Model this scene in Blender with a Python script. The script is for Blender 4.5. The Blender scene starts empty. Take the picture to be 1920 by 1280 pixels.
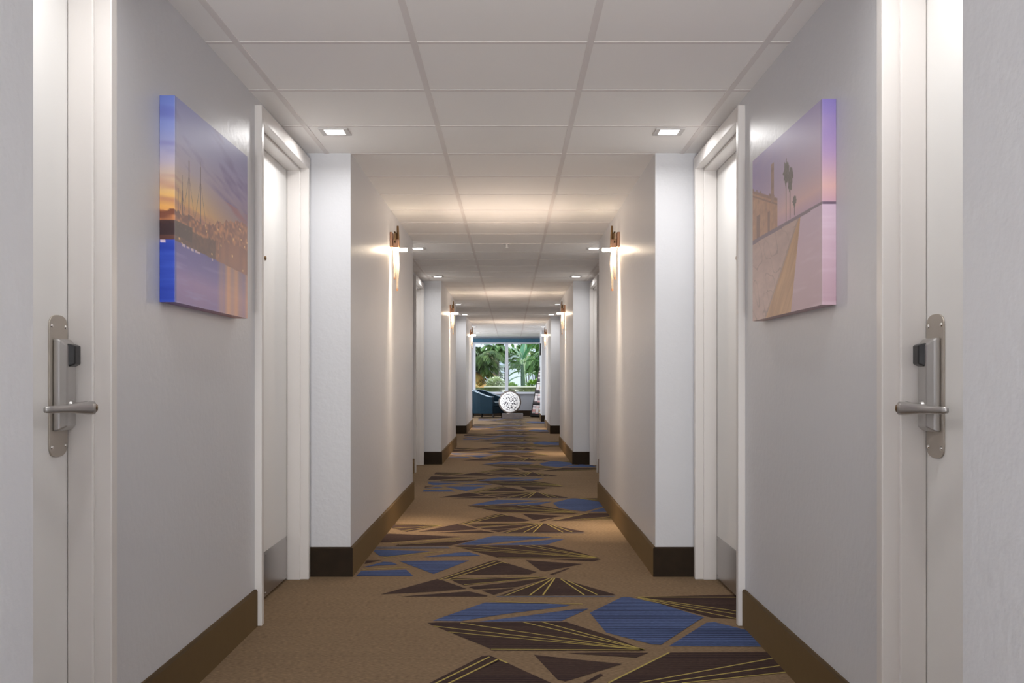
import bpy, bmesh, math, random
from mathutils import Vector, Matrix
random.seed(7)
PI = math.pi
scn = bpy.context.scene
COL = scn.collection

# ------------------------------------------------------------------ camera numbers
F, VX, VY, CZ = 1915.0, 957.0, 710.0, 1.06
CEIL = 2.2715
XO = {-1: -1.0965, 1: 1.007}      # outer wall faces
XI = {-1: -0.858, 1: 0.778}       # inner wall faces (narrow stretches)
SIDE = {-1: 'left', 1: 'right'}
NARROW_END = [1.836, 8.97, 16.08, 22.95]
WIDE_END = [-1.615, 5.485, 12.65, 19.72]
Y_BACK, Y_FAR = -4.2, 29.2

# ------------------------------------------------------------------ materials
def lin(c):
    return tuple((x/12.92 if x <= 0.04045 else ((x+0.055)/1.055)**2.4) for x in c)
def rgb(r, g, b):
    return lin((r/255, g/255, b/255))

def mat(name, color, rough=0.5, metal=0.0, spec=0.5, bump=None, emit=None, sheen=0.0, sheen_tint=None, coat=0.0, noise=None):
    m = bpy.data.materials.new(name); m.use_nodes = True
    nt = m.node_tree; b = nt.nodes['Principled BSDF']
    b.inputs['Base Color'].default_value = (*color, 1)
    b.inputs['Roughness'].default_value = rough
    b.inputs['Metallic'].default_value = metal
    b.inputs['Specular IOR Level'].default_value = spec
    if sheen:
        b.inputs['Sheen Weight'].default_value = sheen
        b.inputs['Sheen Roughness'].default_value = 0.5
        if sheen_tint: b.inputs['Sheen Tint'].default_value = (*sheen_tint, 1)
    if coat: b.inputs['Coat Weight'].default_value = coat
    if emit:
        b.inputs['Emission Color'].default_value = (*emit[0], 1)
        b.inputs['Emission Strength'].default_value = emit[1]
    tc = None
    if bump or noise:
        tc = nt.nodes.new('ShaderNodeTexCoord')
    if bump:
        scale, strength, dist = bump
        n = nt.nodes.new('ShaderNodeTexNoise'); n.inputs['Scale'].default_value = scale
        n.inputs['Detail'].default_value = 4
        nt.links.new(tc.outputs['Object'], n.inputs['Vector'])
        bp = nt.nodes.new('ShaderNodeBump'); bp.inputs['Strength'].default_value = strength
        bp.inputs['Distance'].default_value = dist
        nt.links.new(n.outputs['Fac'], bp.inputs['Height'])
        nt.links.new(bp.outputs['Normal'], b.inputs['Normal'])
    if noise:
        scale, c2, amount = noise
        n = nt.nodes.new('ShaderNodeTexNoise'); n.inputs['Scale'].default_value = scale
        n.inputs['Detail'].default_value = 5
        nt.links.new(tc.outputs['Object'], n.inputs['Vector'])
        r = nt.nodes.new('ShaderNodeMapRange'); r.inputs['From Min'].default_value = 0.35
        r.inputs['From Max'].default_value = 0.65; r.inputs['To Max'].default_value = amount
        nt.links.new(n.outputs['Fac'], r.inputs['Value'])
        mx = nt.nodes.new('ShaderNodeMix'); mx.data_type = 'RGBA'
        mx.inputs['A'].default_value = (*color, 1); mx.inputs['B'].default_value = (*c2, 1)
        nt.links.new(r.outputs['Result'], mx.inputs['Factor'])
        nt.links.new(mx.outputs['Result'], b.inputs['Base Color'])
    return m

def ribbed(name, c1, c2, pitch, amount, grain=0.25, rough=0.95):
    """carpet: woven ribs running across the corridor plus a fine heathered grain"""
    m = bpy.data.materials.new(name); m.use_nodes = True
    nt = m.node_tree; N = nt.nodes; L = nt.links
    b = N['Principled BSDF']; b.inputs['Roughness'].default_value = rough
    b.inputs['Specular IOR Level'].default_value = 0.1
    tc = N.new('ShaderNodeTexCoord')
    w = N.new('ShaderNodeTexWave'); w.wave_type = 'BANDS'; w.bands_direction = 'Y'
    w.inputs['Scale'].default_value = (2*PI/pitch)/20.0
    w.inputs['Distortion'].default_value = 0.3
    L.new(tc.outputs['Object'], w.inputs['Vector'])
    mp = N.new('ShaderNodeMapping'); mp.inputs['Scale'].default_value = (0.35, 1.0, 1.0)
    L.new(tc.outputs['Object'], mp.inputs['Vector'])
    n = N.new('ShaderNodeTexNoise'); n.inputs['Scale'].default_value = 160; n.inputs['Detail'].default_value = 3
    L.new(mp.outputs['Vector'], n.inputs['Vector'])
    n2 = N.new('ShaderNodeTexNoise'); n2.inputs['Scale'].default_value = 3.2; n2.inputs['Detail'].default_value = 3
    mp2 = N.new('ShaderNodeMapping'); mp2.inputs['Scale'].default_value = (0.5, 3.0, 1.0)
    L.new(tc.outputs['Object'], mp2.inputs['Vector']); L.new(mp2.outputs['Vector'], n2.inputs['Vector'])
    mul = N.new('ShaderNodeMath'); mul.operation = 'MULTIPLY'; mul.inputs[1].default_value = amount
    L.new(w.outputs['Fac'], mul.inputs[0])
    m2 = N.new('ShaderNodeMath'); m2.operation = 'MULTIPLY'
    L.new(mul.outputs[0], m2.inputs[0])
    r2 = N.new('ShaderNodeMapRange'); r2.inputs['From Min'].default_value = 0.3; r2.inputs['From Max'].default_value = 0.62
    L.new(n2.outputs['Fac'], r2.inputs['Value']); r2.inputs['To Min'].default_value = 0.35
    L.new(r2.outputs['Result'], m2.inputs[1])
    mx = N.new('ShaderNodeMix'); mx.data_type = 'RGBA'
    mx.inputs['A'].default_value = (*c1, 1); mx.inputs['B'].default_value = (*c2, 1)
    L.new(m2.outputs[0], mx.inputs['Factor'])
    hv = N.new('ShaderNodeMapRange'); hv.inputs['From Min'].default_value = 0.3; hv.inputs['From Max'].default_value = 0.7
    hv.inputs['To Min'].default_value = 1-grain; hv.inputs['To Max'].default_value = 1+grain
    L.new(n.outputs['Fac'], hv.inputs['Value'])
    vm = N.new('ShaderNodeVectorMath'); vm.operation = 'SCALE'
    L.new(mx.outputs['Result'], vm.inputs[0]); L.new(hv.outputs['Result'], vm.inputs['Scale'])
    L.new(vm.outputs['Vector'], b.inputs['Base Color'])
    bp = N.new('ShaderNodeBump'); bp.inputs['Strength'].default_value = 0.5; bp.inputs['Distance'].default_value = 0.003
    L.new(n.outputs['Fac'], bp.inputs['Height']); L.new(bp.outputs['Normal'], b.inputs['Normal'])
    return m

def painted(name, rough=0.4, spec=0.5):
    m = bpy.data.materials.new(name); m.use_nodes = True
    nt = m.node_tree; b = nt.nodes['Principled BSDF']
    a = nt.nodes.new('ShaderNodeVertexColor'); a.layer_name = 'print'
    nt.links.new(a.outputs['Color'], b.inputs['Base Color'])
    b.inputs['Roughness'].default_value = rough; b.inputs['Specular IOR Level'].default_value = spec
    tc = nt.nodes.new('ShaderNodeTexCoord')
    n = nt.nodes.new('ShaderNodeTexNoise'); n.inputs['Scale'].default_value = 500
    nt.links.new(tc.outputs['Object'], n.inputs['Vector'])
    bp = nt.nodes.new('ShaderNodeBump'); bp.inputs['Strength'].default_value = 0.15; bp.inputs['Distance'].default_value = 0.001
    nt.links.new(n.outputs['Fac'], bp.inputs['Height']); nt.links.new(bp.outputs['Normal'], b.inputs['Normal'])
    return m

def glass_mat(name, tint=(1, 1, 1), refl=1.0):
    """thin architectural glass: clear with fresnel reflections"""
    m = bpy.data.materials.new(name); m.use_nodes = True
    nt = m.node_tree; N = nt.nodes; L = nt.links
    N.remove(N['Principled BSDF'])
    out = N['Material Output']
    t = N.new('ShaderNodeBsdfTransparent'); t.inputs['Color'].default_value = (*tint, 1)
    g = N.new('ShaderNodeBsdfGlossy'); g.inputs['Roughness'].default_value = 0.03
    fr = N.new('ShaderNodeFresnel'); fr.inputs['IOR'].default_value = 1.45
    mu = N.new('ShaderNodeMath'); mu.operation = 'MULTIPLY'; mu.inputs[1].default_value = refl
    L.new(fr.outputs[0], mu.inputs[0])
    mx = N.new('ShaderNodeMixShader')
    L.new(mu.outputs[0], mx.inputs['Fac']); L.new(t.outputs[0], mx.inputs[1]); L.new(g.outputs[0], mx.inputs[2])
    L.new(mx.outputs[0], out.inputs['Surface'])
    return m

M = {}
M['wall'] = mat('satin_grey_paint', rgb(208, 209, 213), 0.39, bump=(38, 0.34, 0.004))
M['ceiling'] = mat('ceiling_tile', rgb(246, 244, 242), 0.85, spec=0.2, bump=(140, 0.25, 0.001))
M['grid'] = mat('ceiling_tee', rgb(230, 225, 223), 0.8, spec=0.15)
M['trim'] = mat('door_frame_paint', rgb(220, 216, 213), 0.32, bump=(60, 0.05, 0.001))
M['door'] = mat('door_paint', rgb(230, 229, 227), 0.38)
M['base'] = mat('dark_brown_base', rgb(46, 36, 26), 0.7, spec=0.15, sheen=0.34, sheen_tint=rgb(200, 162, 108), noise=(18, rgb(37, 29, 22), 0.6))
M['gap'] = mat('dark_gap', rgb(30, 28, 26), 0.9)
M['steel'] = mat('brushed_steel', rgb(188, 186, 184), 0.34, metal=0.9)
M['steel_plate'] = mat('satin_nickel', rgb(186, 178, 168), 0.42, metal=0.75)
M['chrome'] = mat('bright_chrome', rgb(215, 212, 208), 0.16, metal=1.0)
M['black'] = mat('black_plastic', rgb(28, 28, 30), 0.35)
M['kick'] = mat('stainless_kick', rgb(172, 168, 166), 0.3, metal=0.85)
M['brass'] = mat('aged_brass', rgb(126, 100, 70), 0.4, metal=0.85)
M['copper'] = mat('rose_brass', rgb(168, 128, 102), 0.42, metal=0.75)
M['crystal'] = glass_mat('smoky_crystal', (0.93, 0.86, 0.76), 2.2)
nt_ = M['crystal'].node_tree
fz = nt_.nodes.new('ShaderNodeBsdfTranslucent'); fz.inputs['Color'].default_value = (.95, .88, .78, 1)
mxf = nt_.nodes.new('ShaderNodeMixShader'); mxf.inputs['Fac'].default_value = .35
src = nt_.nodes['Material Output'].inputs['Surface'].links[0].from_socket
nt_.links.new(src, mxf.inputs[1]); nt_.links.new(fz.outputs[0], mxf.inputs[2]); nt_.links.new(mxf.outputs[0], nt_.nodes['Material Output'].inputs['Surface'])
M['glass'] = glass_mat('window_glass', (0.97, 0.99, 1.0), 0.2)
M['lens'] = mat('led_lens', (1, 1, 1), 0.4, emit=((1.0, 0.98, 0.95), 5.0))
M['led'] = mat('warm_led', (1, 0.9, 0.75), 0.4, emit=((1.0, 0.82, 0.60), 60.0))
M['fixture'] = mat('fixture_trim', rgb(208, 205, 204), 0.7, spec=0.2)
M['white'] = mat('white_plastic', rgb(232, 230, 228), 0.4)
M['winframe'] = mat('white_window_frame', rgb(214, 216, 226), 0.4)
M['sill_wall'] = mat('lobby_wall_paint', rgb(170, 173, 182), 0.5)
M['teal_blind'] = mat('teal_valance', rgb(58, 100, 124), 0.7, noise=(30, rgb(48, 84, 108), 0.7))
M['teal'] = mat('teal_leather', rgb(12, 38, 52), 0.6, spec=0.15, noise=(40, rgb(10, 30, 42), 0.5))
M['piping'] = mat('pale_piping', rgb(190, 210, 226), 0.45)
M['darkwood'] = mat('dark_wood', rgb(36, 26, 22), 0.4)
M['greywood'] = mat('grey_wood', rgb(116, 106, 102), 0.6, noise=(12, rgb(96, 88, 86), 0.7))
M['globe'] = mat('milk_globe', rgb(96, 94, 102), 0.5, emit=((0.92, 0.94, 1.0), 0.04))
M['lace'] = mat('white_lace_wire', rgb(250, 250, 252), 0.4, emit=((1, 1, 1), 0.35))
M['hoop'] = mat('grey_hoop', rgb(128, 118, 112), 0.5, metal=0.3)
M['rack'] = mat('black_wire_rack', rgb(38, 33, 32), 0.5)
M['paper'] = mat('brochure_paper', rgb(226, 216, 216), 0.5)
M['paper_pink'] = mat('brochure_picture', rgb(205, 150, 146), 0.5)
M['paper_dark'] = mat('brochure_band', rgb(120, 104, 110), 0.5)
M['paper_gold'] = mat('brochure_gold', rgb(196, 160, 96), 0.5)
M['screen'] = mat('black_screen', rgb(12, 12, 14), 0.2)
# outside
M['lawn'] = mat('lawn', rgb(96, 130, 56), 0.95, noise=(6, rgb(140, 160, 80), 0.8))
M['coping'] = mat('cream_coping', rgb(216, 210, 190), 0.8)
M['mossy'] = mat('mossy_stone', rgb(112, 112, 78), 0.9, noise=(9, rgb(80, 92, 52), 0.9))
M['house'] = mat('house_render', rgb(206, 208, 224), 0.8)
M['house_trim'] = mat('house_eave', rgb(238, 238, 244), 0.7)
M['house_shade'] = mat('house_panel', rgb(178, 182, 204), 0.8)
M['house_dark'] = mat('house_window', rgb(40, 42, 52), 0.3)
M['leaf_dark'] = mat('dark_leaf', rgb(34, 58, 26), 0.6, spec=.25, noise=(5, rgb(84, 104, 44), 0.8))
M['leaf_mid'] = mat('mid_leaf', rgb(50, 88, 46), 0.5, spec=.3, noise=(6, rgb(116, 146, 82), 0.8))
M['leaf_banana'] = mat('banana_leaf', rgb(52, 104, 72), 0.4, noise=(4, rgb(86, 140, 96), 0.6))
M['leaf_lime'] = mat('lime_leaf', rgb(110, 150, 44), 0.5, noise=(7, rgb(150, 180, 80), 0.8))
M['frond_dry'] = mat('dry_frond', rgb(150, 130, 62), 0.7, noise=(6, rgb(170, 120, 60), 0.9))
M['leaf_pale'] = mat('variegated_leaf', rgb(206, 212, 180), 0.6, noise=(8, rgb(150, 168, 112), 0.8))
M['bark'] = mat('palm_bark', rgb(92, 84, 70), 0.9, noise=(14, rgb(60, 56, 46), 0.8))
M['stem'] = mat('pale_stem', rgb(168, 182, 146), 0.7, noise=(9, rgb(110, 130, 96), 0.7))
M['stem_dark'] = mat('green_trunk', rgb(64, 88, 66), 0.7, noise=(10, rgb(44, 62, 48), 0.8))

# ------------------------------------------------------------------ mesh builder
class MB:
    def __init__(s): s.v = []; s.f = []; s.m = []; s.sm = []
    def add(s, verts, faces, mi=0, smooth=False):
        o = len(s.v); s.v += [tuple(p) for p in verts]
        for f in faces: s.f.append([i+o for i in f]); s.m.append(mi); s.sm.append(smooth)
    def box(s, x0, x1, y0, y1, z0, z1, mi=0):
        x0, x1 = min(x0, x1), max(x0, x1); y0, y1 = min(y0, y1), max(y0, y1); z0, z1 = min(z0, z1), max(z0, z1)
        s.add([(x0,y0,z0),(x1,y0,z0),(x1,y1,z0),(x0,y1,z0),(x0,y0,z1),(x1,y0,z1),(x1,y1,z1),(x0,y1,z1)],
              [(0,3,2,1),(4,5,6,7),(0,1,5,4),(1,2,6,5),(2,3,7,6),(3,0,4,7)], mi)
    def tube(s, pts, r, n=8, mi=0, caps=True, smooth=True):
        pts = [Vector(p) for p in pts]
        rs = r if isinstance(r, (list, tuple)) else [r]*len(pts)
        rings = []; up = Vector((0, 0, 1))
        for i, p in enumerate(pts):
            d = (pts[min(i+1, len(pts)-1)]-pts[max(i-1, 0)]).normalized()
            a = up if abs(d.dot(up)) < 0.95 else Vector((1, 0, 0))
            u = d.cross(a).normalized(); w = d.cross(u).normalized()
            rings.append([p+(u*math.cos(2*PI*k/n)+w*math.sin(2*PI*k/n))*rs[i] for k in range(n)])
        vs = [q for R in rings for q in R]; fs = []
        for i in range(len(pts)-1):
            for k in range(n):
                fs.append((i*n+k, i*n+(k+1) % n, (i+1)*n+(k+1) % n, (i+1)*n+k))
        s.add(vs, fs, mi, smooth)
        if caps:
            s.add(rings[0], [tuple(range(n))], mi); s.add(rings[-1], [tuple(reversed(range(n)))], mi)
    def prism(s, poly, axis, a, b, mi=0):
        """poly: 2-d points; axis x: (y,z), y: (x,z), z: (x,y)"""
        def P(p, t):
            return (t, p[0], p[1]) if axis == 'x' else (p[0], t, p[1]) if axis == 'y' else (p[0], p[1], t)
        n = len(poly)
        s.add([P(p, a) for p in poly]+[P(p, b) for p in poly],
              [tuple(range(n)), tuple(range(2*n-1, n-1, -1))]+[(i, (i+1) % n, n+(i+1) % n, n+i) for i in range(n)], mi)
    def sphere(s, c, r, n=12, m=8, mi=0, sc=(1, 1, 1)):
        vs = []; fs = []
        for j in range(m+1):
            th = PI*j/m
            for k in range(n):
                ph = 2*PI*k/n
                vs.append((c[0]+r*sc[0]*math.sin(th)*math.cos(ph), c[1]+r*sc[1]*math.sin(th)*math.sin(ph), c[2]+r*sc[2]*math.cos(th)))
        for j in range(m):
            for k in range(n):
                fs.append((j*n+k, (j+1)*n+k, (j+1)*n+(k+1) % n, j*n+(k+1) % n))
        s.add(vs, fs, mi, True)
    def build(s, name, mats, parent=None, loc=None, bevel=0.0, recalc=True):
        me = bpy.data.meshes.new(name)
        me.from_pydata(s.v, [], s.f)
        if not isinstance(mats, (list, tuple)): mats = [mats]
        for m in mats: me.materials.append(m)
        me.polygons.foreach_set('material_index', s.m)
        me.polygons.foreach_set('use_smooth', s.sm)
        if recalc:
            bm = bmesh.new(); bm.from_mesh(me)
            bmesh.ops.recalc_face_normals(bm, faces=bm.faces); bm.to_mesh(me); bm.free()
        me.update()
        o = bpy.data.objects.new(name, me); COL.objects.link(o)
        if parent: o.parent = parent
        if loc is not None: o.location = loc
        if bevel:
            b = o.modifiers.new('bevel', 'BEVEL'); b.width = bevel; b.segments = 2; b.limit_method = 'ANGLE'; b.angle_limit = 0.6
        return o

def tag(o, label=None, cat=None, group=None, kind=None):
    if label: o['label'] = label
    if cat: o['category'] = cat
    if group: o['group'] = group
    if kind: o['kind'] = kind
    return o
def empty(name, loc, rz=0.0):
    o = bpy.data.objects.new(name, None); COL.objects.link(o); o.location = loc; o.rotation_euler = (0, 0, rz)
    o.empty_display_size = 0.1
    return o
def lamp(name, kind, loc, direction, energy, color, size=None, size_y=None, spread=None, parent=None):
    d = bpy.data.lights.new(name, kind); d.energy = energy; d.color = color
    if kind == 'AREA':
        d.shape = 'RECTANGLE'; d.size = size; d.size_y = size_y or size
        if spread is not None: d.spread = spread
    else:
        d.shadow_soft_size = size or 0.02
    o = bpy.data.objects.new(name, d); COL.objects.link(o)
    o.location = loc
    if direction is not None:
        o.rotation_euler = Vector(direction).to_track_quat('-Z', 'Y').to_euler()
    if parent: o.parent = parent
    return o

# ------------------------------------------------------------------ floor with the carpet pattern
def fl(px, py):
    Y = F*CZ/(py-VY); return ((px-VX)*Y/F, Y)
Z1 = lambda u, v: fl(660+u/4.5714, 1000+v/4.5714)
Z2 = lambda u, v: fl(1060+u/4.5714, 1000+v/4.5714)
Z3 = lambda u, v: fl(660+u/6.4, 960+v/6.4)
def P1(*p): return [Z1(*q) for q in p]
def P2(*p): return [Z2(*q) for q in p]
def P3(*p): return [Z3(*q) for q in p]
R = 1828  # z1 u of z2's origin
centre = [   # (material, polygon): 1 dark, 2 blue, 3 slate
    (2, P1((690,748),(1140,592),(1640,600),(1880,612),(1830,625),(1300,692),(930,752))),
    (2, P1((1080,756),(1500,705),(1900,650),(R+200,645),(R+0,735),(1800,750))),
    (1, P1((645,768),(720,762),(1780,760),(1830,757),(R+400,885),(R+680,1000),(R+640,1008),(1190,1003),(1180,985))),
    (1, P1((1850,1025),(R+370,1018),(R+712,1022),(R+612,1064),(1960,1035))),
    (1, P1((1560,1040),(1900,1078),(R+490,1118),(R+0,1270),(1760,1252))),
    (1, P1((745,388),(1200,232),(1240,230),(1360,262),(1300,250),(835,388))),
    (1, P1((960,354),(1290,250),(1340,258),(1585,330),(1520,350))),
    (1, P1((830,385),(1560,372),(1650,375),(960,446),(880,415))),
    (1, P1((1000,458),(1660,382),(1685,386),(1420,458),(1050,480))),
    (1, P1((1110,490),(1400,468),(1215,528))),
    (1, P1((245,522),(730,390),(765,397),(985,475),(700,500))),
    (1, P1((420,541),(1000,495),(1160,532),(1160,541))),
    (1, P1((1262,533),(1690,384),(1735,376),(1795,390),(R+30,408),(R+430,523),(R+400,530))),
    (3, P1((1240,537),(R+440,534),(R+400,545),(1240,545))),
    (1, P1((1690,350),(1850,296),(1870,300),(1720,356))),
]
yl = 4.2
lines_c = [ # (a, b, width in z1 units handled in metres)
    (Z1(700,795), Z1(R+680,1000)), (Z1(825,845), Z1(R+680,1000)), (Z1(930,768), Z1(R+680,998)),
    (Z1(1470,762), Z1(R+670,996)), (Z1(1620,757), Z1(R+670,994)), (Z1(1190,993), Z1(R+640,1000)),
    (Z1(750,396), Z1(1240,236)), (Z1(800,402), Z1(1290,244)), (Z1(1290,244), Z1(1340,258)),
    (Z1(850,397), Z1(1600,372)), (Z1(960,440), Z1(1670,376)),
    (Z1(1310,535), Z1(1700,382)), (Z1(1520,533), Z1(1725,380)), (Z1(1635,531), Z1(1740,380)),
    (Z1(1790,390), Z1(R+165,530)), (Z1(R+20,405), Z1(R+275,526)),
    (Z1(1180,582), Z1(R+150,606)),
]
side = [
    (2, P2((210,680),(480,548),(540,545),(800,600),(1190,720),(1140,745),(820,955),(740,950),(350,850))),
    (2, P2((890,965),(1210,765),(1280,760),(1560,830),(1640,870),(1800,970))),
    (1, P2((600,545),(1480,525),(1640,522),(1640,760),(1490,735),(1250,720),(800,600))),
    (1, P2((880,1020),(1770,1015),(1960,1180),(1900,1190),(1000,1290),(300,1310))),
    (2, P3((50,766),(110,705),(650,690),(735,766))),
    (2, P3((130,662),(380,595),(480,600),(545,630),(300,642))),
    (1, P3((170,580),(360,577),(150,622))),
    (2, P3((560,585),(1405,580),(980,742))),
    (2, P3((850,540),(1250,487),(1400,480),(1545,522))),
    (2, P3((260,470),(280,450),(940,470),(430,532),(330,525))),
    (3, P3((270,415),(1150,413),(1180,437),(270,440))),
    (1, P3((390,262),(450,258),(1310,295),(480,360),(300,366))),
    (1, P3((560,385),(1480,330),(1180,402),(520,404))),
    (1, P3((520,135),(1085,158),(660,238),(470,190))),
]
lines_s = [
    (Z2(600,545), Z2(1640,550)), (Z2(620,548), Z2(1600,685)), (Z2(620,552), Z2(1600,715)), (Z2(660,565), Z2(1600,758)),
    (Z2(890,1022), Z2(370,1282)), (Z2(1810,1065), Z2(640,1280)), (Z2(1870,1130), Z2(820,1282)), (Z2(1890,1190), Z2(1000,1284)),
    (Z3(130,690), Z3(680,662)), (Z3(380,545), Z3(1100,470)), (Z3(480,372), Z3(1300,312)), (Z3(560,392), Z3(1250,350)),
    (Z3(520,150), Z3(1085,158)), (Z3(500,195), Z3(1060,160)), (Z3(600,225), Z3(1085,160)),
]
PER = 2.05
fb = MB()
fb.add([(-4,Y_BACK-.3,0),(3,Y_BACK-.3,0),(3,Y_FAR+.2,0),(-4,Y_FAR+.2,0),(-4,Y_BACK-.3,-.1),(3,Y_BACK-.3,-.1),(3,Y_FAR+.2,-.1),(-4,Y_FAR+.2,-.1)],
       [(0,1,2,3),(7,6,5,4),(0,4,5,1),(1,5,6,2),(2,6,7,3),(3,7,4,0)], 0)
def floor_poly(poly, dy, mi, z):
    pts = [(x, y+dy, z) for x, y in poly]
    a = sum(poly[i][0]*poly[(i+1) % len(poly)][1]-poly[(i+1) % len(poly)][0]*poly[i][1] for i in range(len(poly)))
    if a < 0: pts.reverse()
    if all(Y_BACK+.1 < p[1] < Y_FAR-.6 for p in pts): fb.add(pts, [tuple(range(len(pts)))], mi)
def floor_line(a, b, dy, w, z, mi=4):
    a = Vector((a[0], a[1]+dy)); b = Vector((b[0], b[1]+dy)); d = (b-a).normalized(); n = Vector((-d.y, d.x))*w/2
    q = [a-n, b-n, b+n, a+n]
    if all(Y_BACK+.1 < p.y < Y_FAR-.6 for p in q): fb.add([(p.x, p.y, z) for p in q], [(0,1,2,3)], mi)
for k in range(-4, 13):
    for mi, poly in centre: floor_poly(poly, k*PER, mi, .0010)
    for a, b in lines_c: floor_line(a, b, k*PER, .0085, .0016)
for k in range(-2, 7):
    for mi, poly in side: floor_poly(poly, k*2*PER, mi, .0012)
    for a, b in lines_s: floor_line(a, b, k*2*PER, .0085, .0017)
M['carpet'] = ribbed('brown_carpet', rgb(132, 111, 87), rgb(106, 89, 71), .014, .5, .28)
M['carpet_dark'] = ribbed('plum_brown_carpet', rgb(72, 56, 50), rgb(46, 36, 38), .026, .9, .22)
M['carpet_blue'] = ribbed('blue_carpet', rgb(84, 101, 142), rgb(40, 44, 70), .030, 1.0, .2)
M['carpet_slate'] = ribbed('slate_carpet', rgb(104, 102, 108), rgb(84, 82, 92), .016, .8, .2)
M['carpet_gold'] = ribbed('straw_yarn', rgb(176, 160, 92), rgb(160, 140, 80), .02, .4, .15)
floor = fb.build('floor', [M['carpet'], M['carpet_dark'], M['carpet_blue'], M['carpet_slate'], M['carpet_gold']], recalc=False)
tag(floor, 'brown corridor carpet with dark plum and blue shards and straw yellow lines', 'carpet', kind='structure')

# ------------------------------------------------------------------ ceiling
cb = MB()
cb.box(-4, 3, Y_BACK-.3, Y_FAR+.2, CEIL, CEIL+.1, 0)
TX = [-.986-.636*i for i in range(5, -1, -1)] + [-.348, .288, .922] + [.922+.636*i for i in range(1, 4)]
for x in TX: cb.box(x-.012, x+.012, Y_BACK, Y_FAR, CEIL-.0025, CEIL+.001, 1)
y = 3.683-.608*12
while y < Y_FAR:
    for i in range(len(TX)-1): cb.box(TX[i]+.012, TX[i+1]-.012, y-.012, y+.012, CEIL-.0018, CEIL+.001, 1)
    y += .608
ceil = cb.build('ceiling', [M['ceiling'], M['grid']])
tag(ceil, 'white suspended tile ceiling with square grid over the corridor', 'ceiling', kind='structure')

# ------------------------------------------------------------------ walls with door openings
SECTIONS = [(NARROW_END[i], WIDE_END[i+1]) for i in range(3)]
HEAD_TOP = 2.235
def doors_in(a, b, s):
    dy = 0.0 if s < 0 else -.045
    return [(a+.03, b-2.715+dy), (b-1.105, b-.045)]
def sections(s):
    return [(1.757 if (s > 0 and i == 0) else a, b) for i, (a, b) in enumerate(SECTIONS)]
def build_walls(s):
    NARROW_END = ([1.757] if s > 0 else [1.836])+[8.97, 16.08, 22.95]
    w = MB(); o = XO[s]; i = XI[s]; T = o+s*.16; T2 = T+s*.05
    def wide(y0, y1, doors):
        c = y0
        for d0, d1 in doors:
            if d0 > c: w.box(o, T, c, d0, 0, CEIL)
            w.box(o, T, d0, d1, HEAD_TOP, CEIL)
            c = d1
        if y1 > c: w.box(o, T, c, y1, 0, CEIL)
    end = NARROW_END[3]
    wide(Y_BACK, WIDE_END[0], [])
    for k in range(4):
        w.box(i, T, WIDE_END[k], NARROW_END[k], 0, CEIL)
    for a, b in sections(s): wide(a, b, doors_in(a, b, s))
    if s > 0:
        wide(end, 25.4, [])
        w.box(i, T, 25.4, 26.8, 0, CEIL)
        w.box(T, T2, Y_BACK, 26.8, 0, CEIL)
        w.box(T2, 2.4, 26.7, 26.8, 0, CEIL)
        w.box(2.35, 2.45, 26.8, Y_FAR, 0, CEIL)
    else:
        w.box(T, T2, Y_BACK, end, 0, CEIL)
        w.box(T2, -3.3, end-.1, end, 0, CEIL)
        w.box(-3.35, -3.25, end, 24.0, 0, CEIL); w.box(-3.35, -3.25, 28.4, Y_FAR, 0, CEIL)
        w.box(-3.35, -3.25, 24.0, 28.4, 0, .6); w.box(-3.35, -3.25, 24.0, 28.4, 2.1, CEIL)
    ob = w.build('wall_'+SIDE[s], M['wall'])
    tag(ob, 'light grey satin painted %s corridor wall stepping in and out along its length' % SIDE[s], 'wall', kind='structure')
    # baseboard: follows the wall face, rounded top lip
    bb = MB(); t = .013; h = .158
    def run_y(x, y0, y1):
        bb.prism([(x, 0), (x-s*t, 0), (x-s*t, h-.008), (x-s*t*.6, h), (x, h)], 'y', y0, y1)
    def run_x(yf, x0, x1):
        bb.prism([(yf, 0), (yf-t, 0), (yf-t, h-.008), (yf-t*.6, h), (yf, h)], 'x', min(x0, x1), max(x0, x1))
    def run_xb(yf, x0, x1):
        bb.prism([(yf, 0), (yf+t, 0), (yf+t, h-.008), (yf+t*.6, h), (yf, h)], 'x', min(x0, x1), max(x0, x1))
    for k in range(4): run_y(i, WIDE_END[k]-t, NARROW_END[k]+t)
    for k in range(4):
        run_x(WIDE_END[k], i-s*t*.0, o)
        run_xb(NARROW_END[k], i, o-s*.03)
    for a, b in sections(s):
        d = doors_in(a, b, s)
        run_y(o, d[0][1]+.002, d[1][0]-.002)
    run_y(o, Y_BACK, WIDE_END[0])
    if s > 0:
        run_y(o, end, 25.4); run_x(25.4, i, o); run_y(i, 25.4-t, 26.8)
    ob = bb.build('baseboard_'+SIDE[s], M['base'])
    tag(ob, 'dark brown baseboard along the %s corridor wall' % SIDE[s], 'baseboard', kind='structure')
for s in (-1, 1): build_walls(s)

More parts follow.
